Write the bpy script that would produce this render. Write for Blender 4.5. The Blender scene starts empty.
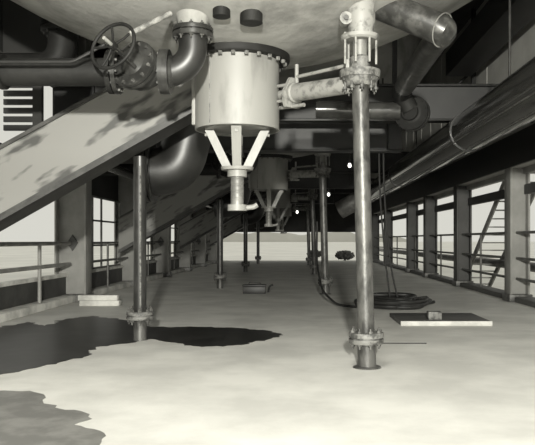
import bpy, bmesh, math, random
from mathutils import Vector, Matrix
random.seed(7)
C = bpy.context.scene
COL = C.collection
PI = math.pi
F = 700.0            # focal length in pixels of a 535 px wide frame
S = F / 450.0        # bay pitch factor along the hall
BAY = 7.2 * S
COLP = 3.6 * S

# ------------------------------------------------------------------ camera, world, lights, exposure
cam_data = bpy.data.cameras.new('camera')
cam_data.sensor_width = 36.0
cam_data.lens = 36.0 * F / 535.0
cam_data.shift_x = -27.5 / 535.0
cam_data.shift_y = 17.5 / 535.0
cam_data.clip_end = 2000
cam = bpy.data.objects.new('camera', cam_data)
cam.location = (0, 0, 1.5)
cam.rotation_euler = (PI / 2, 0, 0)
COL.objects.link(cam)
C.camera = cam

world = bpy.data.worlds.new('world')
C.world = world
world.use_nodes = True
wn = world.node_tree.nodes
bg = wn['Background']
bg.inputs[0].default_value = (0.98, 0.97, 0.88, 1)
bg.inputs[1].default_value = 0.69

def area(name, loc, target, size, power, col=(1, 0.985, 0.90), size_y=None):
    l = bpy.data.lights.new(name, 'AREA')
    l.energy = power
    l.size = size
    if size_y:
        l.shape = 'RECTANGLE'
        l.size_y = size_y
    l.color = col
    o = bpy.data.objects.new(name, l)
    o.location = loc
    d = Vector(target) - Vector(loc)
    o.rotation_euler = d.to_track_quat('-Z', 'Y').to_euler()
    COL.objects.link(o)
    return o

area('flood_lamp', (0.2, -5.0, 3.4), (0.2, 9.0, 0.4), 0.35, 4400)
area('floor_fill_light', (-0.5, 3.2, 6.8), (0.3, 6.5, 0.0), 1.6, 300)  # unseen fill light added to brighten the near floor, not a real fixture

C.view_settings.view_transform = 'Standard'
C.view_settings.look = 'None'
C.view_settings.gamma = 1.0
C.view_settings.exposure = 0.0
C.view_settings.use_curve_mapping = False

# ------------------------------------------------------------------ materials
def tint(v):
    return (v, v * 0.99, v * 0.93, 1)

def mat(name, v, rough=0.6, metal=0.0, v2=None, scale=3.0, lo=0.45, hi=0.6, bump=0.0, bscale=40, detail=6.0, spec=0.5, stretch=None, turn=0.0):
    m = bpy.data.materials.new(name)
    m.use_nodes = True
    nt = m.node_tree
    b = nt.nodes['Principled BSDF']
    b.inputs['Roughness'].default_value = rough
    b.inputs['Metallic'].default_value = metal
    b.inputs['Specular IOR Level'].default_value = spec
    if v2 is None:
        v2 = v * 0.75
    tc = nt.nodes.new('ShaderNodeTexCoord')
    src = tc.outputs['Object']
    if stretch:
        mp = nt.nodes.new('ShaderNodeMapping')
        mp.inputs['Scale'].default_value = stretch
        if turn:
            mp.vector_type = 'TEXTURE'
        mp.inputs['Rotation'].default_value = (0, turn, 0)
        nt.links.new(src, mp.inputs[0])
        src = mp.outputs[0]
    n = nt.nodes.new('ShaderNodeTexNoise')
    n.inputs['Scale'].default_value = scale
    n.inputs['Detail'].default_value = detail
    n.inputs['Roughness'].default_value = 0.6
    nt.links.new(src, n.inputs['Vector'])
    r = nt.nodes.new('ShaderNodeValToRGB')
    r.color_ramp.elements[0].position = lo
    r.color_ramp.elements[1].position = hi
    r.color_ramp.elements[0].color = tint(v2)
    r.color_ramp.elements[1].color = tint(v)
    nt.links.new(n.outputs[0], r.inputs[0])
    nt.links.new(r.outputs[0], b.inputs['Base Color'])
    if bump > 0:
        n2 = nt.nodes.new('ShaderNodeTexNoise')
        n2.inputs['Scale'].default_value = bscale
        n2.inputs['Detail'].default_value = 5
        nt.links.new(src, n2.inputs['Vector'])
        bp = nt.nodes.new('ShaderNodeBump')
        bp.inputs['Strength'].default_value = bump
        bp.inputs['Distance'].default_value = 0.02
        nt.links.new(n2.outputs[0], bp.inputs['Height'])
        nt.links.new(bp.outputs[0], b.inputs['Normal'])
    return m

M = {}
M['floor'] = mat('concrete_floor', 0.60, 0.62, 0, 0.47, 0.9, 0.38, 0.62, 0.10, 30)
M['curb'] = mat('pale_curb_concrete', 0.6, 0.8, 0, 0.34, 2.0, 0.35, 0.6, 0.2, 30)
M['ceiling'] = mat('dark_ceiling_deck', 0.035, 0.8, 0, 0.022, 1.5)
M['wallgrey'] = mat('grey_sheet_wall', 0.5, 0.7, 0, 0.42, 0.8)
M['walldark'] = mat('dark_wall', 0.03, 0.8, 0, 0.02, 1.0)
M['panel'] = mat('dark_kick_panel', 0.05, 0.6, 0, 0.03, 2.0)
M['column'] = mat('column_paint_lit', 0.27, 0.5, 0, 0.17, 1.2, 0.35, 0.65)  # lit tone of the column paint, light put into the colour
M['beam'] = mat('dark_beam_paint', 0.013, 0.5, 0, 0.008, 2.0)
M['tank'] = mat('white_insulation_plaster', 0.28, 0.85, 0, 0.16, 1.6, 0.36, 0.56, 0.45, 9)
M['white'] = mat('white_enamel_paint', 0.225, 0.5, 0, 0.14, 2.2, 0.3, 0.5, stretch=(1.5, 1.5, 0.4))
M['offwhite'] = mat('dirty_white_paint', 0.23, 0.55, 0, 0.08, 7.0, 0.35, 0.5)
M['screw'] = mat('grey_ribbed_metal', 0.22, 0.5, 0.3, 0.14, 4.0)
M['dark'] = mat('black_iron_paint', 0.035, 0.32, 0, 0.018, 5.0)
M['darkpipe'] = mat('black_pipe_coating', 0.04, 0.17, 0, 0.022, 3.0, bump=0.03, bscale=10)
M['mattepipe'] = mat('matt_black_pipe', 0.016, 0.6, 0, 0.010, 3.0, spec=0.2)
M['duct'] = mat('worn_duct_metal', 0.075, 0.33, 0.3, 0.03, 7.0)
M['gloss'] = mat('glossy_black_coating', 0.04, 0.12, 0, 0.03, 2.0, spec=0.9)
M['elbow'] = mat('black_elbow_coating', 0.018, 0.4, 0, 0.012, 3.0, bump=0.05, bscale=10)
M['column_shaded'] = mat('column_paint_shaded', 0.06, 0.5, 0, 0.04, 1.2)  # same column paint with backlit shade put into the colour
M['iron'] = mat('worn_iron', 0.12, 0.45, 0.2, 0.05, 8.0)
M['girder'] = mat('blotched_grey_paint', 0.175, 0.5, 0, 0.045, 1.5, 0.42, 0.49, stretch=(1.9, 1.0, 0.55), detail=3.5, turn=-0.51)
M['girderdark'] = mat('dark_flange_paint', 0.05, 0.45, 0, 0.028, 3.0)
M['standpipe'] = mat('worn_galvanised_pipe', 0.095, 0.42, 0.3, 0.03, 6.0, 0.38, 0.58, 0.15, 30, stretch=(1, 1, 0.5))
M['flange'] = mat('mottled_cast_flange', 0.15, 0.6, 0.1, 0.045, 12.0, 0.4, 0.55, 0.2, 40)
M['blackstand'] = mat('black_and_bare_pipe', 0.03, 0.36, 0.0, 0.014, 6.0, stretch=(1, 1, 0.4))
M['rail'] = mat('grey_rail_paint', 0.14, 0.5, 0.1, 0.08, 4.0)
M['wet'] = mat('wet_concrete', 0.028, 0.35, 0, 0.016, 2.0, spec=0.15)
M['damp'] = mat('damp_concrete', 0.19, 0.5, 0, 0.13, 2.5)
M['cable'] = mat('black_rubber', 0.018, 0.5, 0, 0.012, 5)
M['plate'] = mat('dark_plate', 0.07, 0.6, 0, 0.06, 4)
M['woodpale'] = mat('pale_timber', 0.5, 0.7, 0, 0.4, 5)
M['ground'] = mat('pale_ground', 0.90, 0.9, 0, 0.78, 0.15)
M['hill'] = mat('hazy_hill', 0.62, 0.95, 0, 0.57, 0.02)
M['leaf'] = mat('leaf', 0.09, 0.8, 0, 0.05, 3)
M['bark'] = mat('bark', 0.07, 0.9, 0, 0.04, 6)
M['outsteel'] = mat('outdoor_steel', 0.28, 0.5, 0.1, 0.2, 3)
M['shed'] = mat('shed_cladding', 0.30, 0.8, 0, 0.24, 0.4)

# ------------------------------------------------------------------ mesh helpers
class MB:
    def __init__(s):
        s.bm = bmesh.new()

    def box(s, a, b, bevel=0.0, rot=None, piv=None):
        a, b = Vector(a), Vector(b)
        r = bmesh.ops.create_cube(s.bm, size=1.0)
        vs = r['verts']
        c = (a + b) / 2
        d = b - a
        for v in vs:
            v.co = Vector((v.co.x * d.x, v.co.y * d.y, v.co.z * d.z))
        if bevel > 0:
            es = list({e for v in vs for e in v.link_edges})
            rr = bmesh.ops.bevel(s.bm, geom=es, offset=bevel, segments=2, affect='EDGES', profile=0.5)
            vs = list({v for f in rr['faces'] for v in f.verts} | {v for v in vs if v.is_valid})
        for v in vs:
            co = v.co.copy()
            if rot is not None:
                co = rot @ co
            v.co = co + c
        return s

    def ring(s, c, u, w, r, n):
        return [s.bm.verts.new(c + u * (r * math.cos(2 * PI * i / n)) + w * (r * math.sin(2 * PI * i / n))) for i in range(n)]

    def lathe(s, origin, axis, prof, n=32, cap=True):
        """prof = list of (t along axis, radius)"""
        o = Vector(origin)
        ax = Vector(axis).normalized()
        u = ax.orthogonal().normalized()
        w = ax.cross(u)
        prev = None
        first = last = None
        for (t, r) in prof:
            cur = s.ring(o + ax * t, u, w, max(r, 1e-4), n)
            if prev:
                for i in range(n):
                    j = (i + 1) % n
                    s.bm.faces.new((prev[i], prev[j], cur[j], cur[i]))
            else:
                first = cur
            prev = cur
        last = prev
        if cap:
            s.bm.faces.new(list(reversed(first)))
            s.bm.faces.new(last)
        return s

    def cyl(s, p, q, r, n=20, r2=None):
        p, q = Vector(p), Vector(q)
        return s.lathe(p, q - p, [(0, r), ((q - p).length, r if r2 is None else r2)], n)

    def tube(s, pts, r, n=16, closed=False, radii=None):
        pts = [Vector(p) for p in pts]
        N = len(pts)
        prev = None
        first = None
        u = None
        for k, p in enumerate(pts):
            if closed:
                d = pts[(k + 1) % N] - pts[k - 1]
            else:
                d = pts[min(k + 1, N - 1)] - pts[max(k - 1, 0)]
            d.normalize()
            if u is None:
                u = d.orthogonal().normalized()
            else:
                u = (u - d * u.dot(d)).normalized()
            w = d.cross(u)
            rr = radii[k] if radii else r
            cur = s.ring(p, u, w, rr, n)
            if prev:
                for i in range(n):
                    j = (i + 1) % n
                    s.bm.faces.new((prev[i], prev[j], cur[j], cur[i]))
            else:
                first = cur
            prev = cur
        if closed:
            # match twist
            best = min(range(n), key=lambda o: (prev[0].co - first[o].co).length)
            for i in range(n):
                j = (i + 1) % n
                s.bm.faces.new((prev[i], prev[j], first[(j + best) % n], first[(i + best) % n]))
        else:
            s.bm.faces.new(list(reversed(first)))
            s.bm.faces.new(prev)
        return s

    def prism(s, poly, off):
        off = Vector(off)
        a = [s.bm.verts.new(Vector(p)) for p in poly]
        b = [s.bm.verts.new(Vector(p) + off) for p in poly]
        n = len(a)
        s.bm.faces.new(a)
        s.bm.faces.new(list(reversed(b)))
        for i in range(n):
            j = (i + 1) % n
            s.bm.faces.new((a[i], b[i], b[j], a[j]))
        return s

    def build(s, name, m, parent=None, origin=None):
        bmesh.ops.recalc_face_normals(s.bm, faces=s.bm.faces[:])
        for f in s.bm.faces:
            f.smooth = True
        for e in s.bm.edges:
            if len(e.link_faces) == 2 and e.calc_face_angle(0) > 0.6:
                e.smooth = False
        me = bpy.data.meshes.new(name)
        if origin is not None:
            bmesh.ops.translate(s.bm, verts=s.bm.verts[:], vec=-Vector(origin))
        elif parent is not None:
            bmesh.ops.translate(s.bm, verts=s.bm.verts[:], vec=-wloc(parent))
        s.bm.to_mesh(me)
        s.bm.free()
        me.materials.append(m)
        o = bpy.data.objects.new(name, me)
        COL.objects.link(o)
        if origin is not None:
            o.location = origin
        if parent is not None:
            o.parent = parent
        return o

def wloc(o):
    v = Vector(o.location)
    while o.parent:
        o = o.parent
        v += Vector(o.location)
    return v

def tag(o, label=None, cat=None, group=None, kind=None):
    if label: o['label'] = label
    if cat: o['category'] = cat
    if group: o['group'] = group
    if kind: o['kind'] = kind
    return o

def thing(name, loc, label, cat, group=None):
    o = bpy.data.objects.new(name, None)
    o.empty_display_size = 0.2
    COL.objects.link(o)
    o.location = loc
    return tag(o, label, cat, group)

def struct(name, mb, m):
    return tag(mb.build(name, m), kind='structure')

def copy_tree(o, parent=None):
    kids = list(o.children)
    c = o.copy()
    COL.objects.link(c)
    c.parent = parent
    for ch in kids:
        copy_tree(ch, c)
    return c

def repeat(root, labels, dy=BAY):
    """copies of a thing down the hall, one bay apart"""
    out = [root]
    for k, lab in enumerate(labels):
        c = copy_tree(root)
        c.location = Vector(root.location) + Vector((0, dy * (k + 1), 0))
        c['label'] = lab
        out.append(c)
    return out

def bend(pts, r, n=6):
    """round the corners of a polyline"""
    pts = [Vector(p) for p in pts]
    out = [pts[0]]
    for i in range(1, len(pts) - 1):
        a, b, c = pts[i - 1], pts[i], pts[i + 1]
        d1 = (a - b); d2 = (c - b)
        rr = min(r, d1.length * 0.49, d2.length * 0.49)
        p0 = b + d1.normalized() * rr
        p2 = b + d2.normalized() * rr
        for k in range(n + 1):
            t = k / n
            out.append(p0 * (1 - t) ** 2 + b * 2 * t * (1 - t) + p2 * t * t)
    out.append(pts[-1])
    return out

def circ(c, ax, r, n, ph=0.0):
    ax = Vector(ax).normalized()
    u = ax.orthogonal().normalized()
    w = ax.cross(u)
    return [Vector(c) + u * (r * math.cos(2 * PI * i / n + ph)) + w * (r * math.sin(2 * PI * i / n + ph)) for i in range(n)]

# ------------------------------------------------------------------ the setting
Y0, Y1 = -9.0, 33.0 * S
H = 8.2
struct('floor', MB().box((-6.1, Y0, -0.3), (6.1, Y1, 0)), M['floor'])
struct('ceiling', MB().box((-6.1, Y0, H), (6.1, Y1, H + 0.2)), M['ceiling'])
struct('ground', MB().box((-400, -60, -0.6), (400, 760, -0.32)), M['ground'])
# side walls above the open bays
wr = MB().box((5.3, Y0, 3.27), (5.9, Y1, H))
for i in range(30):
    y = Y0 + 0.3 + i * 2.0
    wr.box((5.285, y, 3.27), (5.31, y + 0.05, H))
struct('wall_right', wr, M['wallgrey'])
wl = MB()
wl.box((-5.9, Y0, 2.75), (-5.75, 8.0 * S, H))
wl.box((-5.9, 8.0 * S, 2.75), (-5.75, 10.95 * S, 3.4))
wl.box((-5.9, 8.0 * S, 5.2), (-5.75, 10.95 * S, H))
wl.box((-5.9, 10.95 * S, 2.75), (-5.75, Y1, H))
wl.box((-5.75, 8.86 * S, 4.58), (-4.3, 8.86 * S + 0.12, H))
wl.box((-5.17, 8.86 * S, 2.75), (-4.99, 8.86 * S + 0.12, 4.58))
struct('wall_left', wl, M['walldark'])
struct('wall_behind', MB().box((-6.1, Y0 - 0.2, -0.3), (6.1, Y0, H)), M['wallgrey'])
struct('wall_far', MB().box((-6.1, Y1, 2.08), (6.1, Y1 + 0.2, H)).box((-6.1, Y1, -0.3), (-5.3, Y1 + 0.2, 2.1)).box((5.3, Y1, -0.3), (6.1, Y1 + 0.2, 2.1)), M['walldark'])
struct('trim_1', MB().box((-5.75, Y0, 0), (-5.3, Y1, 0.16), 0.02), M['curb'])
struct('trim_2', MB().box((5.3, Y0, 0), (5.75, Y1, 0.13), 0.02), M['plate'])
# left kick panel with a pale top rail
struct('baseboard_left', MB().box((-5.72, Y0, 0.16), (-5.62, Y1, 0.62)), M['panel'])
struct('trim_3', MB().box((-5.76, Y0, 0.60), (-5.58, Y1, 0.68), 0.01), M['curb'])
# girts in the right openings
struct('trim_4', MB().box((5.62, Y0, 2.62), (5.74, Y1, 2.86)), M['beam'])
struct('trim_6', MB().box((5.24, Y0, 3.275), (5.299, Y1, 4.05)), M['beam'])
struct('trim_5', MB().box((5.58, Y0, 3.12), (5.74, Y1, 3.265)), M['column'])

# steel sash windows in the left bays
def sash(n, y0, y1):
    w = MB()
    x = -5.66
    t = 0.025
    z0, z1 = 0.68, 2.75
    for y in (y0, (y0 + y1) / 2 - 0.45, (y0 + y1) / 2 + 0.45, y1):
        w.box((x - t, y - t, z0), (x + t, y + t, z1))
    for z in (z0 + 0.03, 1.35, 2.05, z1 - 0.03):
        w.box((x - t, y0, z - t), (x + t, y1, z + t))
    struct('window_%d' % n, w, M['rail'])
ZC = [(10.9 + 3.6 * k) * S for k in range(-4, 7)]
for n in range(5):
    sash(n + 1, ZC[4 + n] + 0.5, ZC[5 + n])
# louvred opening high on the left wall
lv = MB()
for n in range(6):
    z = 3.66 + 0.17 * n
    lv.box((-5.75, 8.87 * S, z), (-5.17, 8.87 * S + 0.07, z + 0.11))
struct('window_6', lv, M['beam'])

# ------------------------------------------------------------------ columns
def column(x0, x1, y, name, label, group, inner):
    CM = M['column'] if inner > 0 else M['column_shaded']  # nearest right column takes the lit tone to imitate the flood light
    root = thing(name, ((x0 + x1) / 2, y + 0.25, 0), label, 'column', group)
    h = H if inner == 1 else 3.265
    t = 0.045
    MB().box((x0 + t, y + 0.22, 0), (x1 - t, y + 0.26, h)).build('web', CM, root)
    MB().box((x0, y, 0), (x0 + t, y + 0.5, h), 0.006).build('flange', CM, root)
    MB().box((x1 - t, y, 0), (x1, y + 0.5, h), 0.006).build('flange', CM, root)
    xm = (x0 + x1) / 2
    MB().box((x0 - 0.04, y - 0.06, 0), (x1 + 0.04, y + 0.56, 0.18), 0.01).build('base_plate', M['iron'], root)
    if inner != 1:
        return root
    g = MB()
    poly = [(xm, y + 0.17, 1.43 - 0.2), (xm + 0.13, y + 0.17, 1.43), (xm, y + 0.17, 1.43 + 0.2), (xm - 0.13, y + 0.17, 1.43)]
    g.prism(poly, (0, 0.05, 0))
    g.build('gusset_plate', M['girderdark'], root)
    return root

ordinal = ['nearest', 'second', 'third', 'fourth', 'fifth', 'sixth']
lc = column(-5.83, -5.07, 10.9 * S, 'steel_column', 'nearest grey H-section steel column on the left side, beneath the sloping girder', 'left columns', 1)
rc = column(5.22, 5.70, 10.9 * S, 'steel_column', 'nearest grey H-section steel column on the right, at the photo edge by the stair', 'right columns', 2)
dl = ['second', 'third', 'fourth', 'fifth', 'farthest']
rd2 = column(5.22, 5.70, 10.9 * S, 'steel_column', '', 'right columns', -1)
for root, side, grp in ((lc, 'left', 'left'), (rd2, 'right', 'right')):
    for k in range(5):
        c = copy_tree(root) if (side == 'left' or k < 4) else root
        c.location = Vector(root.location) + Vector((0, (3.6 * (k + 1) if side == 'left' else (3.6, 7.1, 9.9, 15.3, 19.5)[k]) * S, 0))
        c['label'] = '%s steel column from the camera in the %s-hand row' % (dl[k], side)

# ------------------------------------------------------------------ handrails along the open sides
def rail(name, x, zs, y0, y1, r, label, cat, m):
    root = thing(name, (x, y0, 0), label, cat)
    for z in zs:
        MB().cyl((x, y0, z), (x, y1, z), r, 12).build('rail', m, root)
    y = y0 + 1.8 * S
    while y < y1:
        MB().cyl((x, y, 0.1), (x, y, max(zs)), r * 0.9, 10).build('post', m, root)
        y += COLP
    return root
rail('handrail', -5.35 - 0.1, (1.42, 0.92), 7.8 * S, 10.9 * S - 0.02, 0.045, 'grey tube handrail at left edge, in front of the nearest left column', 'railing', M['outsteel'])
rail('handrail', -5.45, (1.42, 0.92), 11.3 * S, 32.5 * S, 0.035, 'long grey tube handrail running along the far left side past the second column', 'railing', M['rail'])
rail('handrail', 5.45, (1.68, 1.05, 0.55), 7.8 * S, 32.5 * S, 0.035, 'dark tube handrail with three rails along the open right side', 'railing', M['rail'])

# ------------------------------------------------------------------ cross beams beneath and between the tanks
def ibeam(y, zb, zt, name, label, group, xr=5.05):
    root = thing(name, (0, y, zb), label, 'beam', group)
    MB().box((-5.05, y - 0.02, zb), (xr, y + 0.02, zt)).build('web', M['beam'], root)
    MB().box((-5.05, y - 0.16, zb), (xr, y + 0.16, zb + 0.045), 0.008).build('bottom_flange', M['beam'], root)
    MB().box((-5.05, y - 0.16, zt - 0.045), (xr, y + 0.16, zt), 0.008).build('top_flange', M['beam'], root)
    if xr < 5:
        MB().box((xr - 0.2, y - 0.05, zt), (xr - 0.1, y + 0.05, H)).build('hanger', M['beam'], root)
    for x in (-4.2, -2.1, 0, 2.1):
        MB().box((x - 0.012, y - 0.15, zb + 0.045), (x + 0.012, y - 0.02, zt - 0.045)).build('stiffener', M['beam'], root)
    return root
ba = ibeam(9.45 * S, 3.98, 4.75, 'cross_beam', 'dark cross beam behind the nearest tank, with a bright lower flange edge', 'upper cross beams')
repeat(ba, ['dark upper cross beam between the second and third tanks', 'dark upper cross beam between the third and fourth tanks'])
bb = ibeam(10.15 * S, 3.48, 4.2, 'cross_beam', 'dark lower cross beam just in front of the second tank', 'lower cross beams', 2.4)
repeat(bb, ['dark lower cross beam just in front of the third tank', 'dark lower cross beam just in front of the farthest tank'])

# ------------------------------------------------------------------ the tanks
TX, TY = -0.77, 6.0 * S
def dish(r):
    return 3.90 + r * r / 11.0
def make_tank():
    root = thing('process_tank', (TX, TY, 2.0), 'nearest white process tank with domed bottom, round housing and four-legged outlet frame', 'tank', 'tanks hung in a row down the hall')
    prof = [(dish(r), r) for r in (0.3, 0.6, 0.9, 1.2, 1.5, 1.8, 2.1, 2.4, 2.7, 3.0, 3.3, 3.6, 3.9)] + [(5.48, 4.12), (5.75, 4.3), (6.1, 4.4), (H - 0.02, 4.4)]
    sh = MB().lathe((TX, TY, 0), (0, 0, 1), prof, 72).build('tank_shell', M['tank'], root)
    for (dx, dy, z, r) in ((0.27, -1.33, 3.97, 0.13), (-0.06, -1.43, 4.01, 0.10)):
        MB().lathe((TX + dx, TY + dy, z), (0, 0, 1), [(0, r - 0.02), (0.01, r), (0.16, r)], 28).build('drain_stub', M['mattepipe'], sh)
    # housing: open at the bottom
    hb = MB()
    hb.lathe((TX, TY, 0), (0, 0, 1), [(3.90, 0.56), (2.96, 0.56), (2.96, 0.535), (3.03, 0.535), (3.03, 0.02)], 48, cap=False)
    hs = hb.build('housing', M['white'], root)
    MB().box((TX - 0.56 - 0.03, TY - 0.12, 3.02), (TX - 0.52, TY - 0.0, 3.86), 0.006).build('side_seam', M['white'], hs)
    sx, sy = TX - 0.31, TY - math.sqrt(0.56 ** 2 - 0.31 ** 2)
    MB().box((sx - 0.008, sy - 0.006, 2.98), (sx + 0.008, sy + 0.02, 3.86)).build('weld_seam', M['flange'], hs)
    fr = MB().lathe((TX, TY, 0), (0, 0, 1), [(3.86, 0.565), (3.86, 0.69), (3.875, 0.70), (3.95, 0.70), (3.95, 0.565)], 56, cap=False).build('flange_ring', M['mattepipe'], root)
    for p in circ((TX, TY, 3.815), (0, 0, 1), 0.635, 24):
        MB().lathe(p, (0, 0, 1), [(0, 0.016), (0.0, 0.028), (0.05, 0.028)], 6).build('bolt', M['flange'], fr)
    # spider frame
    MB().lathe((TX, TY, 0), (0, 0, 1), [(2.965, 0.28), (2.965, 0.42), (2.98, 0.43), (3.03, 0.43), (3.03, 0.28)], 40).build('top_ring', M['white'], root)
    for a in (-90, 0, 90, 180):
        d = Vector((math.cos(math.radians(a + 3)), math.sin(math.radians(a + 3)), 0))
        p = Vector((TX, TY, 2.96)) + d * 0.37
        q = Vector((TX, TY, 2.46)) + d * 0.13
        s = Vector((-d.y, d.x, 0)) * 0.066
        th = d * 0.06
        lg = MB()
        lg.prism([p + s - th, p - s - th, q - s * 0.85 - th, q + s * 0.85 - th], th * 2)
        lg.build('leg', M['white'], root)
        for sg in (-1, 1):
            MB().cyl(p + s * sg * 0.0 + d * 0.03 + Vector((0, 0, -0.06)), p + d * 0.06 + Vector((0, 0, -0.06)), 0.022, 8).build('leg_bolt', M['offwhite'], root) if sg == 1 else None
    MB().lathe((TX, TY, 0), (0, 0, 1), [(2.43, 0.05), (2.43, 0.21), (2.47, 0.22), (2.47, 0.05)], 36).build('bottom_plate', M['white'], root)
    MB().cyl((TX, TY, 2.45), (TX, TY, 3.2), 0.045, 16).build('shaft', M['dark'], root)
    MB().lathe((TX, TY, 0), (0, 0, 1), [(2.62, 0.03), (2.62, 0.075), (2.75, 0.075), (2.75, 0.03)], 20).build('gland', M['iron'], root)
    MB().lathe((TX, TY, 0), (0, 0, 1), [(2.34, 0.06), (2.34, 0.13), (2.43, 0.13), (2.43, 0.06)], 32).build('collar', M['white'], root)
    pr = [(1.97, 0.085)]
    z = 1.97
    while z < 2.33:
        pr += [(z, 0.087), (z + 0.075, 0.087), (z + 0.078, 0.085), (z + 0.086, 0.085)]
        z += 0.09
    MB().lathe((TX, TY, 0), (0, 0, 1), pr, 28).build('outlet_pipe', M['screw'], root)
    MB().lathe((TX, TY, 0), (0, 0, 1), [(1.89, 0.12), (1.89, 0.128), (1.97, 0.128), (1.97, 0.05)], 32).build('outlet_flange', M['white'], root)
    MB().tube(bend([(TX + 0.12, TY, 1.93), (TX + 0.22, TY, 1.94), (TX + 0.27, TY, 1.97)], 0.04), 0.035, 12).build('side_spout', M['offwhite'], root)
    return root
tank = make_tank()
repeat(tank, ['second process tank from the camera, its grey housing and outlet frame seen under the beams',
              'third process tank from the camera, deep in the shaded hall',
              'farthest process tank, at the end of the hall'])

# ------------------------------------------------------------------ horizontal actuators joining tank and standpipe
def make_actuator():
    A = Vector((-0.22, 5.97 * S, 3.42)); B = Vector((0.66, 5.3 * S + 0.08, 3.35))
    root = thing('actuator_cylinder', A, 'white horizontal cylinder with end plate, rods and small pipe between nearest tank and standpipe', 'actuator', 'horizontal cylinders beside the tanks')
    d = (B - A).normalized()
    L = (B - A).length
    MB().lathe(A, d, [(0.28, 0.12), (0.28, 0.125), (0.34, 0.13), (0.36, 0.115), (L - 0.02, 0.105), (L, 0.09)], 28).build('barrel', M['offwhite'], root)
    up = Vector((0, 0, 1)); sd = d.cross(up).normalized()
    c = A + d * 0.24
    ep = MB()
    pts = [c + up * 0.2 + sd * 0.04, c + up * 0.2 - sd * 0.04, c - up * 0.02 - sd * 0.17, c - up * 0.19 - sd * 0.12, c - up * 0.19 + sd * 0.12, c - up * 0.02 + sd * 0.17]
    ep.prism(pts, d * 0.05)
    ep.build('end_plate', M['offwhite'], root)
    for (u, s) in ((0.10, 0.08), (0.10, -0.08), (-0.10, 0.08), (-0.10, -0.08), (0.0, 0.0)):
        MB().cyl(A + up * u + sd * s - d * 0.03, A + up * u + sd * s + d * 0.26, 0.022 if (u or s) else 0.06, 12).build('rod', M['offwhite'], root)
    MB().cyl(A - up * 0.17 + d * 0.0, A - up * 0.17 + d * 0.5, 0.025, 12).build('lower_pipe', M['offwhite'], root)
    pp = [c + up * 0.36 + d * 0.12, c + up * 0.12 + d * 0.12]
    t1 = MB().cyl(pp[0], pp[1], 0.026, 12).build('vent_stub', M['offwhite'], root)
    MB().tube([c + up * 0.20 + d * 0.12, B + up * 0.235 - d * 0.02], 0.024, 12).build('small_pipe', M['offwhite'], root)
    MB().box(B + up * 0.235 + Vector((-0.06, -0.04, -0.06)), B + up * 0.235 + Vector((0.07, 0.04, 0.06)), 0.01).build('pipe_union', M['offwhite'], root)
    return root
act = make_actuator()
repeat(act, ['grey horizontal cylinder with rods beside the second tank', 'horizontal cylinder with rods beside the third tank', 'horizontal cylinder with rods beside the farthest tank'])

# ------------------------------------------------------------------ standpipes
def flange_pair(mb, c, r, t, gap=0.01, ax=(0, 0, 1)):
    mb.lathe(Vector(c) - Vector(ax) * (t + gap), ax, [(0, r * 0.5), (0, r * 0.97), (t * 0.2, r), (t, r), (t, r * 0.86), (t + 2 * gap, r * 0.86), (t + 2 * gap, r), (t * 1.8 + 2 * gap, r), (2 * t + 2 * gap, r * 0.97), (2 * t + 2 * gap, r * 0.5)], 36)
    return mb

def bolts(parent, c, r, n, h, br, m):
    for p in circ(c, (0, 0, 1), r, n, 0.2):
        MB().lathe(p - Vector((0, 0, h / 2)), (0, 0, 1), [(0, br * 0.6), (h * 0.15, br * 0.6), (h * 0.15, br * 1.5), (h * 0.3, br * 1.5), (h * 0.3, br * 0.6), (h * 0.7, br * 0.6), (h * 0.7, br * 1.5), (h * 0.88, br * 1.5), (h * 0.88, br * 0.6), (h, br * 0.6)], 6).build('bolt', m, parent)

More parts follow.
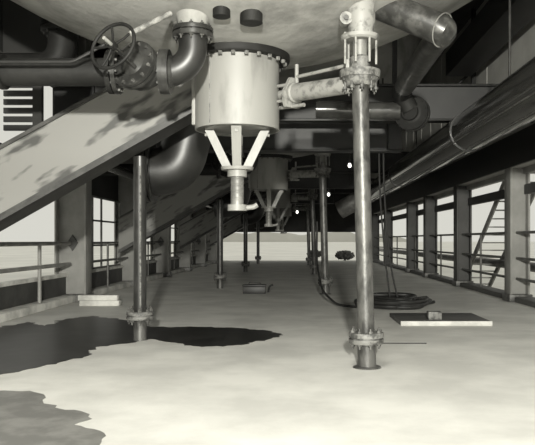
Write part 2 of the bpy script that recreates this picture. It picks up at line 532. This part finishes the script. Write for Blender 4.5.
def make_stand():
    x0, x1, y = 0.848, 0.765, 5.3 * S
    zt = 3.36
    root = thing('standpipe', (x0, y, 0), 'nearest tall worn pipe standing at right of centre, with flange near the floor', 'pipe', 'right-hand standpipes')
    def X(z): return x0 + (x1 - x0) * z / zt
    MB().cyl((x0, y, 0), (X(0.30), y, 0.30), 0.108, 28).build('foot_pipe', M['standpipe'], root)
    MB().lathe((x0, y, 0), (0, 0, 1), [(0, 0.17), (0.012, 0.16), (0.02, 0.11)], 28).build('foot_ring', M['iron'], root)
    f = flange_pair(MB(), (X(0.35), y, 0.35), 0.205, 0.055).build('floor_flange', M['flange'], root)
    bolts(f, (X(0.35), y, 0.35), 0.165, 8, 0.24, 0.018, M['iron'])
    MB().cyl((X(0.40), y, 0.40), (X(zt), y, zt), 0.098, 28).build('riser', M['standpipe'], root)
    f2 = MB()
    f2.lathe((x1, y, 3.30), (0, 0, 1), [(0, 0.10), (0.0, 0.17), (0.05, 0.20), (0.10, 0.215), (0.10, 0.235), (0.15, 0.24), (0.19, 0.24), (0.19, 0.10)], 36)
    f2 = f2.build('upper_flange', M['flange'], root)
    bolts(f2, (x1, y, 3.33), 0.19, 10, 0.2, 0.018, M['iron'])
    MB().lathe((x1, y, 0), (0, 0, 1), [(3.49, 0.12), (3.50, 0.125), (3.64, 0.125), (3.66, 0.10)], 32).build('packing_box', M['flange'], root)
    MB().cyl((x1, y, 3.64), (x1, y, 3.86), 0.085, 28).build('slip_sleeve', M['screw'], root)
    MB().lathe((x1, y, 0), (0, 0, 1), [(3.84, 0.09), (3.84, 0.20), (3.86, 0.225), (3.90, 0.225), (3.91, 0.13)], 36).build('gland_flange', M['offwhite'], root)
    MB().lathe((x1 + 0.01, y, 0), (0, 0, 1), [(3.89, 0.15), (4.02, 0.155), (4.06, 0.17), (4.20, 0.17), (4.33, 0.16)], 32).build('nozzle', M['offwhite'], root)
    for a in (200, 250, 300, 350, 60, 130):
        q = Vector((x1 + 0.19 * math.cos(math.radians(a)), y + 0.19 * math.sin(math.radians(a)), 0))
        MB().cyl(q + Vector((0, 0, 3.56)), q + Vector((0, 0, 3.93)), 0.014, 8).build('tie_rod', M['offwhite'], root)
    e = MB().cyl((x1 - 0.17, y - 0.12, 4.08), (x1 - 0.17, y + 0.04, 4.08), 0.075, 18).build('ear', M['offwhite'], root)
    MB().cyl((x1 - 0.17, y - 0.15, 4.08), (x1 - 0.17, y - 0.12, 4.08), 0.03, 8).build('bolt', M['iron'], e)
    return root
stand = make_stand()
repeat(stand, ['second tall standpipe on the right side of the aisle, beyond the nearest one', 'third standpipe on the right side of the aisle', 'farthest standpipe on the right side of the aisle'])

def make_left_stand():
    x, y = -2.325, 6.75 * S
    root = thing('drain_pipe', (x, y, 0), 'black pipe on a pale flanged foot in the dark puddle, below the nearest girder', 'pipe', 'left-hand drain pipes')
    MB().cyl((x, y, 0), (x, y, 0.30), 0.10, 28).build('foot_pipe', M['standpipe'], root)
    f = flange_pair(MB(), (x, y, 0.37), 0.20, 0.05).build('floor_flange', M['flange'], root)
    bolts(f, (x, y, 0.37), 0.16, 8, 0.26, 0.02, M['iron'])
    MB().cyl((x, y, 0.42), (x, y, 2.75), 0.096, 28).build('riser', M['blackstand'], root)
    MB().cyl((x + 0.03, y - 0.11, 0.42), (x + 0.03, y - 0.11, 2.6), 0.014, 8).build('conduit', M['flange'], root)
    return root
lst = make_left_stand()
repeat(lst, ['second drain pipe on the left side, beneath the second sloping girder', 'third drain pipe on the left side of the aisle', 'farthest drain pipe on the left side of the aisle'])

# ------------------------------------------------------------------ sloping box girders on the left
def make_girder():
    y = 6.3 * S
    k = y / F
    def W(px, py, yy=y): return Vector(((px - 295) * k, yy, 1.5 + (240 - py) * k))
    root = thing('sloping_girder', W(-60, 215), 'nearest sloping grey box girder with blotched paint, rising from the left edge', 'girder', 'sloping box girders on the left')
    L, R = -83, 196
    def up(px): return 141.5 - 0.545 * (px - 12)
    def lo(px): return 207 - 0.565 * (px - 12)
    b = MB()
    b.prism([W(L, up(L)), W(148, up(148)), W(R, 74), W(R, lo(R)), W(L, lo(L))], (0, 0.55, 0))
    b.build('web_box', M['girder'], root)
    f = MB()
    f.prism([W(L, up(L) - 2), W(146, up(146) - 2), W(146, up(146) + 2), W(L, up(L) + 2)], (0, -0.05, 0))
    f.build('top_lip', M['girderdark'], root)
    g = MB()
    g.prism([W(L, lo(L)), W(R, lo(R)), W(R, lo(R) + 7), W(L, lo(L) + 7)], (0, 0.62, 0))
    g.build('bottom_flange', M['girderdark'], root)
    h = MB()
    h.prism([W(L, lo(L) + 4), W(R, lo(R) + 4), W(R, lo(R) + 8), W(L, lo(L) + 8)], (0, -0.05, 0))
    h.build('bottom_lip', M['girderdark'], root)
    for o in root.children:
        pass
    return root
gird = make_girder()
repeat(gird, ['second sloping girder from the camera, stained with dark round blotches', 'third sloping girder, seen between the drain pipes', 'farthest sloping girder at the left of the hall'])

# ------------------------------------------------------------------ valve, elbow and feed pipe
def make_valve():
    y = 5.2 * S
    vx, vz = -1.79, 3.44
    root = thing('gate_valve', (vx, y, vz), 'black gate valve with round handwheel, at upper left by the nearest tank', 'valve', 'gate valves beside the tanks')
    MB().lathe((vx - 0.26, y, vz), (1, 0, 0), [(0, 0.14), (0.06, 0.15), (0.16, 0.2), (0.26, 0.22), (0.36, 0.2), (0.46, 0.15), (0.52, 0.14)], 28).build('body', M['dark'], root)
    for sx in (-0.29, 0.24):
        f = MB().lathe((vx + sx, y, vz), (1, 0, 0), [(0, 0.12), (0, 0.255), (0.05, 0.255), (0.05, 0.12)], 32).build('flange', M['dark'], root)
        for p in circ((vx + sx - 0.02, y, vz), (1, 0, 0), 0.215, 10):
            MB().cyl(p, p + Vector((0.09, 0, 0)), 0.018, 6).build('bolt', M['iron'], f)
    # bonnet leans a little to the left towards the wheel
    W = Vector((-1.975, y - 0.5, 3.605))
    vx, vz = -1.76, 3.43
    ax = (W - Vector((vx, y, vz))).normalized()
    o = Vector((vx, y, vz))
    MB().lathe(o, ax, [(0.0, 0.17), (0.12, 0.175), (0.12, 0.285), (0.16, 0.285), (0.16, 0.27), (0.175, 0.27), (0.175, 0.285), (0.215, 0.285), (0.215, 0.15), (0.30, 0.08), (0.36, 0.055)], 28).build('bonnet', M['dark'], root)
    u = ax.orthogonal().normalized(); w = ax.cross(u)
    for p in circ(o + ax * 0.1, ax, 0.245, 12):
        MB().cyl(p, p + ax * 0.14, 0.02, 6).build('bolt', M['iron'], root)
    for s in (-1, 1):
        MB().tube(bend([o + ax * 0.27 + w * s * 0.14, o + ax * 0.40 + w * s * 0.12, o + ax * 0.49 + w * s * 0.03], 0.06), 0.022, 10).build('yoke_arm', M['dark'], root)
    st = MB().cyl(o + ax * 0.33, W + ax * 0.16, 0.02, 14).build('stem', M['offwhite'], root)
    wh = MB()
    wh.tube(circ(W, ax, 0.272, 48), 0.02, 12, closed=True)
    for k in range(5):
        a = 2 * PI * k / 5 + 0.4
        d = u * math.cos(a) + w * math.sin(a)
        wh.tube([W + d * 0.04, W + d * 0.15 + ax * -0.012, W + d * 0.26], 0.014, 8)
    wh.lathe(W - ax * 0.03, ax, [(0, 0.035), (0, 0.05), (0.06, 0.05), (0.06, 0.03)], 18)
    wh.build('handwheel', M['mattepipe'], root)
    return root
valve = make_valve()
repeat(valve, ['gate valve with handwheel beside the second tank', 'gate valve with handwheel beside the third tank', 'gate valve with handwheel beside the farthest tank'])

def make_elbow():
    y = 5.2 * S
    root = thing('pipe_elbow', (-1.35, y, 3.44), 'glossy black pipe elbow turning up from the handwheel valve into the nearest tank', 'pipe', 'black elbows beside the tanks')
    pts = [Vector((-1.46, y, 3.44))]
    cx, cz, R = -1.46 - 0.01, 3.44 + 0.31, 0.29
    for k in range(0, 13):
        a = -PI / 2 + (PI / 2) * k / 12
        pts.append(Vector((cx + 0.0 + R * math.cos(a), y, cz - 0.02 + R * math.sin(a))))
    pts.append(Vector((cx + R, y, 3.89)))
    MB().tube(pts, 0.165, 28).build('bend', M['elbow'], root)
    MB().lathe((-1.50, y, 3.44), (1, 0, 0), [(0, 0.1), (0, 0.255), (0.06, 0.255), (0.06, 0.19), (0.10, 0.17)], 32).build('flange', M['dark'], root)
    f = flange_pair(MB(), (cx + R, y, 3.89), 0.235, 0.05).build('tank_flange', M['dark'], root)
    bolts(f, (cx + R, y, 3.89), 0.2, 10, 0.2, 0.018, M['iron'])
    MB().lathe((cx + R, y, 3.93), (0, 0, 1), [(0, 0.17), (0.06, 0.17), (0.18, 0.2)], 28).build('nozzle', M['tank'], root)
    return root
elb = make_elbow()
repeat(elb, ['black pipe elbow into the second tank', 'black pipe elbow into the third tank', 'black pipe elbow into the farthest tank'])

def make_feed():
    y = 5.2 * S
    root = thing('feed_pipe', (-5.0, y, 3.44), 'dark horizontal feed pipe running left from the handwheel valve', 'pipe', 'feed pipes on the left')
    MB().cyl((-5.6, y, 3.44), (-2.10, y, 3.44), 0.16, 28).build('run', M['mattepipe'], root)
    MB().lathe((-2.15, y, 3.44), (1, 0, 0), [(0, 0.1), (0, 0.25), (0.055, 0.25), (0.055, 0.1)], 32).build('flange', M['mattepipe'], root)
    MB().lathe((-3.4, y, 3.44), (1, 0, 0), [(0, 0.1), (0, 0.2), (0.05, 0.2), (0.05, 0.1)], 32).build('coupling', M['mattepipe'], root)
    return root
feed = make_feed()
repeat(feed, ['dark feed pipe running left from the valve of the second tank', 'dark feed pipe running left from the valve of the third tank', 'dark feed pipe running left from the valve of the farthest tank'])

def make_riser():
    root = thing('flanged_riser', (-3.52, 6.75 * S, 3.7), 'dark flanged riser with an elbow under the left rim of the nearest tank', 'pipe', 'flanged risers under the tank rims')
    MB().tube(bend([(-3.5, 6.75 * S, 4.90), (-3.5, 6.75 * S, 4.1), (-4.6, 6.75 * S, 4.1)], 0.42, 10), 0.2, 28).build('bend', M['mattepipe'], root)
    f = flange_pair(MB(), (-3.5, 6.75 * S, 4.68), 0.3, 0.07).build('flange', M['mattepipe'], root)
    bolts(f, (-3.5, 6.75 * S, 4.68), 0.255, 10, 0.24, 0.02, M['mattepipe'])
    return root
ris = make_riser()
repeat(ris, ['dark flanged riser under the rim of the second tank', 'dark flanged riser under the rim of the third tank', 'dark flanged riser under the rim of the farthest tank'])

def make_trunk():
    y = 7.55 * S
    root = thing('drain_elbow', (-2.0, y, 2.6), 'large glossy black elbow behind the nearest girder, left of the tank outlet', 'pipe', 'large elbows behind the girders')
    pts = bend([(-2.62, y, 2.63), (-1.95, y, 2.66), (-1.62, y, 3.95)], 0.75, 14)
    MB().tube(pts, 0.40, 36).build('bend', M['elbow'], root)
    f = MB()
    f.lathe((-2.5, y, 2.64), (1, 0, 0.03), [(0, 0.3), (0, 0.50), (0.06, 0.50), (0.06, 0.43), (0.08, 0.43), (0.08, 0.5), (0.14, 0.5), (0.14, 0.3)], 40)
    f = f.build('flange', M['dark'], root)
    return root
tr = make_trunk()
repeat(tr, ['large black elbow behind the second girder', 'large black elbow behind the third girder', 'large black elbow behind the farthest girder'])

# small pipes at upper left
o = MB().tube([(-1.78, 4.85 * S, 3.72), (-1.38, 5.0 * S, 4.02)], 0.03, 12).build('conduit_pipe', M['offwhite'], None, (-1.78, 4.85 * S, 3.72))
tag(o, 'short pale pipe slanting up to the tank from behind the handwheel', 'pipe')
o = MB().tube(bend([(-4.6, 4.95 * S, 3.46), (-2.45, 4.95 * S, 3.46), (-2.26, 4.95 * S, 3.56), (-2.08, 4.95 * S, 3.66)], 0.05), 0.018, 10).build('conduit_pipe', M['beam'], None, (-4.6, 4.95 * S, 3.46))
tag(o, 'thin grey conduit at upper left, bending up towards the handwheel', 'pipe')

# ------------------------------------------------------------------ large pipes at the right
def make_main():
    X, Z, r = 3.34, 3.58, 0.37
    root = thing('overhead_pipe', (X, 2.0 * S, Z), 'large glossy black overhead pipe running back along the right side', 'pipe')
    MB().cyl((X, 2.0 * S, Z), (X, 19.6 * S, Z), r, 40).build('run', M['gloss'], root)
    for y in (8.6 * S, 14.2 * S):
        MB().lathe((X, y, Z), (0, 1, 0), [(0, r), (0, r + 0.018), (0.07, r + 0.018), (0.07, r)], 40, cap=False).build('band', M['dark'], root)
    MB().tube(bend([(X, 19.6 * S, Z), (X - 0.02, 19.6 * S + 0.5, Z - 0.02), (X - 1.35, 19.6 * S + 0.9, Z - 0.75)], 0.5, 10), 0.40, 36).build('end_bend', M['screw'], root)
    # seam straps
    for a in (215, 118, 252):
        d = Vector((math.cos(math.radians(a)), 0, math.sin(math.radians(a))))
        MB().cyl(Vector((X, 2.0 * S, Z)) + d * (r + 0.002), Vector((X, 19.5 * S, Z)) + d * (r + 0.002), 0.012, 8).build('seam', M['iron'], root)
    for y in (7.0 * S, 12.4 * S, 17.0 * S):
        MB().tube([(X, y, Z + r), (X, y, H - 0.02)], 0.02, 8).build('hanger', M['dark'], root)
    return root
make_main()

def make_top_duct():
    root = thing('mitred_pipe', (1.75, 8.3, 3.97), 'worn mitred pipe at top right of the nearest standpipe, sloping down then turning back', 'pipe')
    P = Vector
    a = P((0.86, 8.62, 4.47)); b = P((1.75, 8.3, 3.99)); c = P((1.75, 11.2, 3.95))
    MB().tube(bend([a, b, b + P((0.0, 0.22, 0))], 0.06, 3), 0.18, 36).build('sloping_run', M['duct'], root)
    MB().cyl(b + P((0, 0.1, 0)), c, 0.155, 36).build('back_run', M['duct'], root)
    MB().tube(circ(b + P((0.0, 0.0, 0.0)), (0.85, -0.75, -0.45), 0.195, 40), 0.008, 8, closed=True).build('weld_seam', M['screw'], root)
    MB().tube(bend([(1.75, 11.15, 3.95), (1.76, 11.65, 3.94), (1.92, 11.72, 3.70)], 0.25, 6), 0.155, 28).build('drop_bend', M['mattepipe'], root)
    return root
make_top_duct()

def make_cross_pipe():
    y, z = 11.75, 3.64
    root = thing('cross_pipe', (0.9, y, z), 'dark horizontal pipe ending in a round flanged valve body behind the nearest standpipe', 'pipe')
    MB().cyl((0.35, y, z + 0.05), (1.75, y, z + 0.02), 0.15, 28).build('run', M['darkpipe'], root)
    ax = Vector((-0.55, -1, 0.1)).normalized()
    c = Vector((1.97, y, z - 0.02))
    MB().lathe(c - ax * 0.25, ax, [(0, 0.12), (0.08, 0.24), (0.2, 0.28), (0.30, 0.26), (0.34, 0.15)], 32).build('valve_body', M['mattepipe'], root)
    f = MB().lathe(c - ax * 0.04, ax, [(0, 0.15), (0, 0.30), (0.05, 0.30), (0.05, 0.25), (0.07, 0.25), (0.07, 0.29), (0.12, 0.29), (0.12, 0.14), (0.20, 0.14), (0.20, 0.11), (0.15, 0.11)], 36).build('flange', M['mattepipe'], root)
    for p in circ(c - ax * 0.06, ax, 0.265, 12):
        MB().cyl(p, p + ax * 0.16, 0.014, 6).build('bolt', M['mattepipe'], f)
    return root
make_cross_pipe()

root = thing('box_duct', (4.5, 8 * S, 6.0), 'dark rectangular duct high along the right wall, at the top right corner', 'duct')
MB().box((4.15, 3.0 * S, 6.0), (4.85, 12.4 * S, 6.65), 0.02).build('run', M['beam'], root)
for y in (8.0 * S,):
    MB().box((4.13, y, 5.985), (4.87, y + 0.06, 6.665)).build('joint_flange', M['beam'], root)
root = thing('wall_bracket', (5.0, 12.5 * S, 5.0), 'dark beam and brace below the rectangular duct on the right wall', 'bracket')
MB().box((2.3, 12.9 * S, 5.56), (5.28, 12.9 * S + 0.2, 5.80), 0.01).build('beam', M['beam'], root)
MB().box((5.08, 12.9 * S + 0.04, 5.8), (5.2, 12.9 * S + 0.16, 8.15)).build('post', M['beam'], root)
MB().cyl((4.5, 12.9 * S + 0.1, 5.8), (5.14, 12.9 * S + 0.1, 6.4), 0.04, 10).build('brace', M['beam'], root)

# pipes running along the left side of the roof space (dark clutter seen between the girders)
for (x, z, r, lab) in ((-4.3, 3.2, 0.11, 'dark pipe running back along the hall beside the left columns'),):
    o = MB().cyl((x, 7.6 * S, z), (x, 32.8 * S, z), r, 20).build('service_pipe', M['darkpipe'], None, (x, 7.6 * S, z))
    tag(o, lab, 'pipe')

# ------------------------------------------------------------------ things on the floor
def floor_poly(name, pts, z, m, label, cat):
    rnd = random.Random(3)
    P = [Vector(((px - 295) * 1.5 / (py - 240), 1.5 * F / (py - 240), 0)) for px, py in pts]
    # add wobble between corners
    out = []
    for i in range(len(P)):
        a, b = P[i], P[(i + 1) % len(P)]
        n = max(2, int((b - a).length / 0.07))
        d = (b - a)
        nn = Vector((-d.y, d.x, 0)).normalized()
        ph = rnd.uniform(0, 6)
        for k in range(n):
            t = k / n
            w = math.sin(t * PI) * 1.7 * (0.035 * math.sin(9 * t + ph) + 0.03 * math.sin(23 * t + ph * 2) + rnd.uniform(-0.012, 0.012))
            out.append(a + d * t + nn * w * min(1.0, d.length))
    mb = MB()
    a = [mb.bm.verts.new((p.x, p.y, z)) for p in out]
    mb.bm.faces.new(a)
    c = sum((v.co for v in a), Vector()) / len(a)
    rim = [mb.bm.verts.new((p.x, p.y, 0.0002)) for p in out]
    for i in range(len(a)):
        j = (i + 1) % len(a)
        mb.bm.faces.new((a[i], a[j], rim[j], rim[i]))
    o = mb.build(name, m, None, (c.x, c.y, 0))
    bm = bmesh.new(); bm.from_mesh(o.data)
    bmesh.ops.triangulate(bm, faces=[f for f in bm.faces if len(f.verts) > 4])
    bm.to_mesh(o.data); bm.free()
    return tag(o, label, cat)
floor_poly('puddle', [(-12, 376), (12, 373), (40, 367), (66, 361), (88, 356), (96, 347), (131, 343), (151, 339), (167, 342), (202, 347), (242, 345), (270, 339), (283, 335), (270, 331), (237, 328), (202, 327), (151, 327), (124, 320), (93, 316), (66, 319), (44, 326), (28, 322), (-12, 330)], 0.004, M['wet'],
           'dark wet puddle spreading across the floor around the left drain pipe', 'puddle')
floor_poly('damp_patch', [(-30, 391), (12, 391), (30, 391), (45, 396), (43, 402), (60, 409), (80, 411), (92, 419), (74, 425), (100, 431), (106, 436), (90, 452), (-30, 452)], 0.003, M['damp'],
           'grey damp patch on the floor at the bottom left corner', 'puddle')

# toolbox far down the aisle
root = thing('toolbox', (-1.13, 12.7 * S, 0), 'small dark toolbox lying on the floor in the middle of the aisle', 'toolbox')
MB().box((-1.46, 12.55 * S, 0), (-0.82, 12.55 * S + 0.3, 0.2), 0.015).build('box', M['cable'], root)
MB().box((-1.47, 12.54 * S, 0.2), (-0.81, 12.54 * S + 0.33, 0.25), 0.015).build('lid', M['cable'], root)
MB().tube(bend([(-1.3, 12.65 * S + 0.1, 0.25), (-1.3, 12.65 * S + 0.1, 0.30), (-0.98, 12.65 * S + 0.1, 0.30), (-0.98, 12.65 * S + 0.1, 0.25)], 0.03), 0.012, 8).build('handle', M['cable'], root)
o = MB().tube(bend([(-0.76, 12.65 * S + 0.1, 0.03), (-0.72, 12.65 * S + 0.1, 0.19), (-0.62, 12.65 * S + 0.1, 0.24)], 0.05), 0.03, 8).build('hook', M['cable'], None, (-0.76, 12.65 * S + 0.1, 0))
tag(o, 'small dark bent hook standing at the right end of the toolbox', 'hook')

# cable coil and the hanging cables
def coil():
    rnd = random.Random(5)
    mb = MB()
    pts = []
    n = 26 * 36
    for i in range(n):
        a = 2 * PI * i / 36
        t = i / n
        r1 = 0.14 + 0.58 * abs(math.sin(a * 0.37 + 1)) ; r2 = 0.14 + 0.62 * abs(math.cos(a * 0.29))
        pts.append((2.25 + 0.16 * math.sin(a * 0.21) + r1 * math.cos(a), 10.35 * S + 1.5 * r2 * math.sin(a), 0.045 + 0.12 * t * (1 + 0.6 * math.sin(a * 0.31)) ))
    pts.append((1.35, 10.0 * S, 0.045))
    mb.tube(pts, 0.042, 8)
    tail = bend([(2.55, 10.3 * S, 0.1), (2.95, 10.2 * S, 0.05), (3.2, 10.35 * S, 0.08)], 0.2)
    mb.tube(tail, 0.034, 8)
    o = mb.build('cable_coil', M['cable'], None, (2.25, 10.35 * S, 0))
    tag(o, 'tangled coil of black cable on the floor behind the nearest standpipe', 'cable')
    o = MB().tube(bend([(1.35, 9.9 * S, 0.03), (0.95, 10.1 * S, 0.04), (0.66, 11.0 * S, 0.25), (0.58, 12.1 * S, 0.9), (0.60, 12.25 * S, 2.0)], 0.5, 8), 0.028, 10).build('hose', M['cable'], None, (1.35, 9.9, 0))
    tag(o, 'black hose curving down to the floor beside the second standpipe', 'hose')
    for (x, dx, lab) in ((1.98, 0.2, 'black cable hanging from above to the coil, left one of the pair'), (2.08, 0.28, 'black cable hanging from above to the coil, right one of the pair')):
        P = [(x + 0.05 - 0.12, 10.3 * S, 5.2), (x - 0.05, 10.3 * S, 2.6), (x + 0.1, 10.3 * S, 0.9), (x + dx, 10.3 * S, 0.12)]
        o = MB().tube(bend(P, 0.8, 8), 0.02, 8).build('hanging_cable', M['cable'], None, (x, 10.3 * S, 0.1))
        tag(o, lab, 'cable', 'hanging cables')
coil()

# hatch plate and block
root = thing('floor_plate', (2.6, 8.3 * S, 0), 'low dark plate with pale front edge lying on the floor at right', 'plate')
MB().box((1.85, 7.9 * S, 0.0), (3.45, 8.8 * S, 0.075), 0.006).build('top_board', M['plate'], root)
MB().box((1.85, 7.9 * S - 0.06, 0.0), (3.45, 7.9 * S - 0.002, 0.08), 0.004).build('front_edge', M['woodpale'], root)
o = MB().box((2.38, 8.02 * S, 0.075), (2.62, 8.02 * S + 0.2, 0.22), 0.012).build('block', M['flange'], None, (2.5, 8.1 * S, 0.075))
tag(o, 'small grey block resting on the dark floor plate', 'block')
o = MB().cyl((1.17, 6.5 * S, 0.008), (1.9, 6.5 * S, 0.008), 0.008, 8).build('thin_rod', M['cable'], None, (1.17, 6.5 * S, 0))
tag(o, 'thin black rod lying on the floor right of the standpipe foot', 'rod')
# timber blocks by the left column
for k, (x, y, z, lab) in enumerate(((-4.45, 10.3 * S, 0.0, 'bottom pale timber of the stack beside the left column foot'), (-4.5, 10.3 * S + 0.05, 0.12, 'top pale timber of the stack beside the left column foot'))):
    o = MB().box((x - 0.45, y - 0.12, z), (x + 0.45, y + 0.12, z + 0.12), 0.008).build('timber', M['curb'], None, (x, y, z))
    tag(o, lab, 'timber', 'timbers by the left column')

# ------------------------------------------------------------------ outside
root = thing('steel_stair', (6.6, 20.0, -0.32), 'steel stair outside the right opening, climbing towards the camera', 'stair')
for x in (6.05, 7.05):
    MB().prism([(x, 25.9, -0.32), (x, 25.5, -0.32), (x, 18.9, 3.95), (x, 18.9, 4.2)], (0.05, 0, 0)).build('stringer', M['outsteel'], root)
for i in range(17):
    y = 25.5 - i * 0.39
    z = -0.12 + i * 0.252
    MB().box((6.1, y - 0.14, z), (7.05, y + 0.14, z + 0.035)).build('tread', M['outsteel'], root)

o = MB().cyl((7.0, 6, 0.70), (7.0, 60, 0.70), 0.14, 20).build('ground_pipe', M['rail'], None, (7.0, 4, 0.7))
tag(o, 'dark pipe running along outside the right openings', 'pipe')
for i in range(9):
    pass

# hazy ridge far off
rd = MB()
rnd = random.Random(2)
pts = []
for i in range(61):
    x = -110 + i * 3.667
    pts.append((x, 650, (8 + 1.2 * math.sin(i * 0.35) + 0.8 * math.sin(i * 0.9 + 1) + rnd.uniform(-0.3, 0.3)) * min(1, i / 8, (60 - i) / 8)))
rd.prism([(-110, 650, -1)] + pts + [(110, 650, -1)], (0, 60, 0))
struct('hill', rd, M['hill'])

# long shed outside on the right
root = thing('shed', (34, 50, -0.3), 'grey low shed standing outside beyond the right openings', 'building')
MB().box((32, 34, -0.32), (38, 70, 4.0)).build('wall', M['shed'], root)
MB().prism([(31.6, 33.7, 4.0), (38.4, 33.7, 4.0), (35, 33.7, 5.2)], (0, 36.6, 0)).build('roof', M['plate'], root)

def bush(x, y, h, label, seed):
    rnd = random.Random(seed)
    root = thing('bush', (x, y, -0.32), label, 'bush', 'bushes beyond the far opening')
    MB().tube([(x, y, -0.32), (x + 0.05, y, -0.1), (x, y, h * 0.2)], 0.1, 8, radii=[0.12, 0.09, 0.04]).build('trunk', M['bark'], root)
    mb = MB()
    for i in range(420):
        a = rnd.uniform(0, 2 * PI); t = rnd.uniform(-1, 1); rr = rnd.uniform(0.55, 1) * h * 0.42
        c = Vector((x + 1.7 * rr * math.sqrt(1 - t * t) * math.cos(a), y + rr * math.sqrt(1 - t * t) * math.sin(a), max(-0.3, h * 0.12 + rr * t * 0.8)))
        d1 = Vector((rnd.uniform(-1, 1), rnd.uniform(-1, 1), rnd.uniform(-1, 1))).normalized() * 0.16
        d2 = d1.orthogonal().normalized() * 0.1
        vs = [mb.bm.verts.new(c + d1), mb.bm.verts.new(c + d2), mb.bm.verts.new(c - d1), mb.bm.verts.new(c - d2)]
        mb.bm.faces.new(vs)
    mb.build('foliage', M['leaf'], root)
bush(4.4, 62, 1.2, 'dark bush outside the far opening, right of the standpipes', 1)
bush(2.0, 70, 1.1, 'dark bush outside the far opening, between the standpipes', 2)

M['bulb'] = bpy.data.materials.new('lit_bulb')
M['bulb'].use_nodes = True
_b = M['bulb'].node_tree.nodes['Principled BSDF']
_b.inputs['Emission Color'].default_value = (1, 0.98, 0.9, 1)
_b.inputs['Emission Strength'].default_value = 2.5
for (x, y, z, zt, lab) in ((1.06, 14.2 * S, 2.94, 4.9, 'small lit bulb on a cord just right of the second tank outlet'),
                       (1.36, 11.2 * S, 3.36, 5.43, 'small lit bulb on a cord close behind the nearest standpipe'),
                       (0.08, 9.45 * S + BAY, 2.54, 3.98, 'small lit bulb hanging low beyond the second tank')):
    root = thing('hanging_lamp', (x, y, z), lab, 'lamp', 'bare bulbs along the hall')
    MB().lathe((x, y, z - 0.07), (0, 0, 1), [(0.01, 0.01), (0.02, 0.03), (0.05, 0.046), (0.09, 0.04), (0.13, 0.022)], 16).build('bulb', M['bulb'], root)
    MB().cyl((x, y, z + 0.05), (x, y, z + 0.14), 0.03, 12).build('socket', M['cable'], root)
    MB().cyl((x, y, z + 0.14), (x, y, zt), 0.008, 6).build('cord', M['cable'], root)
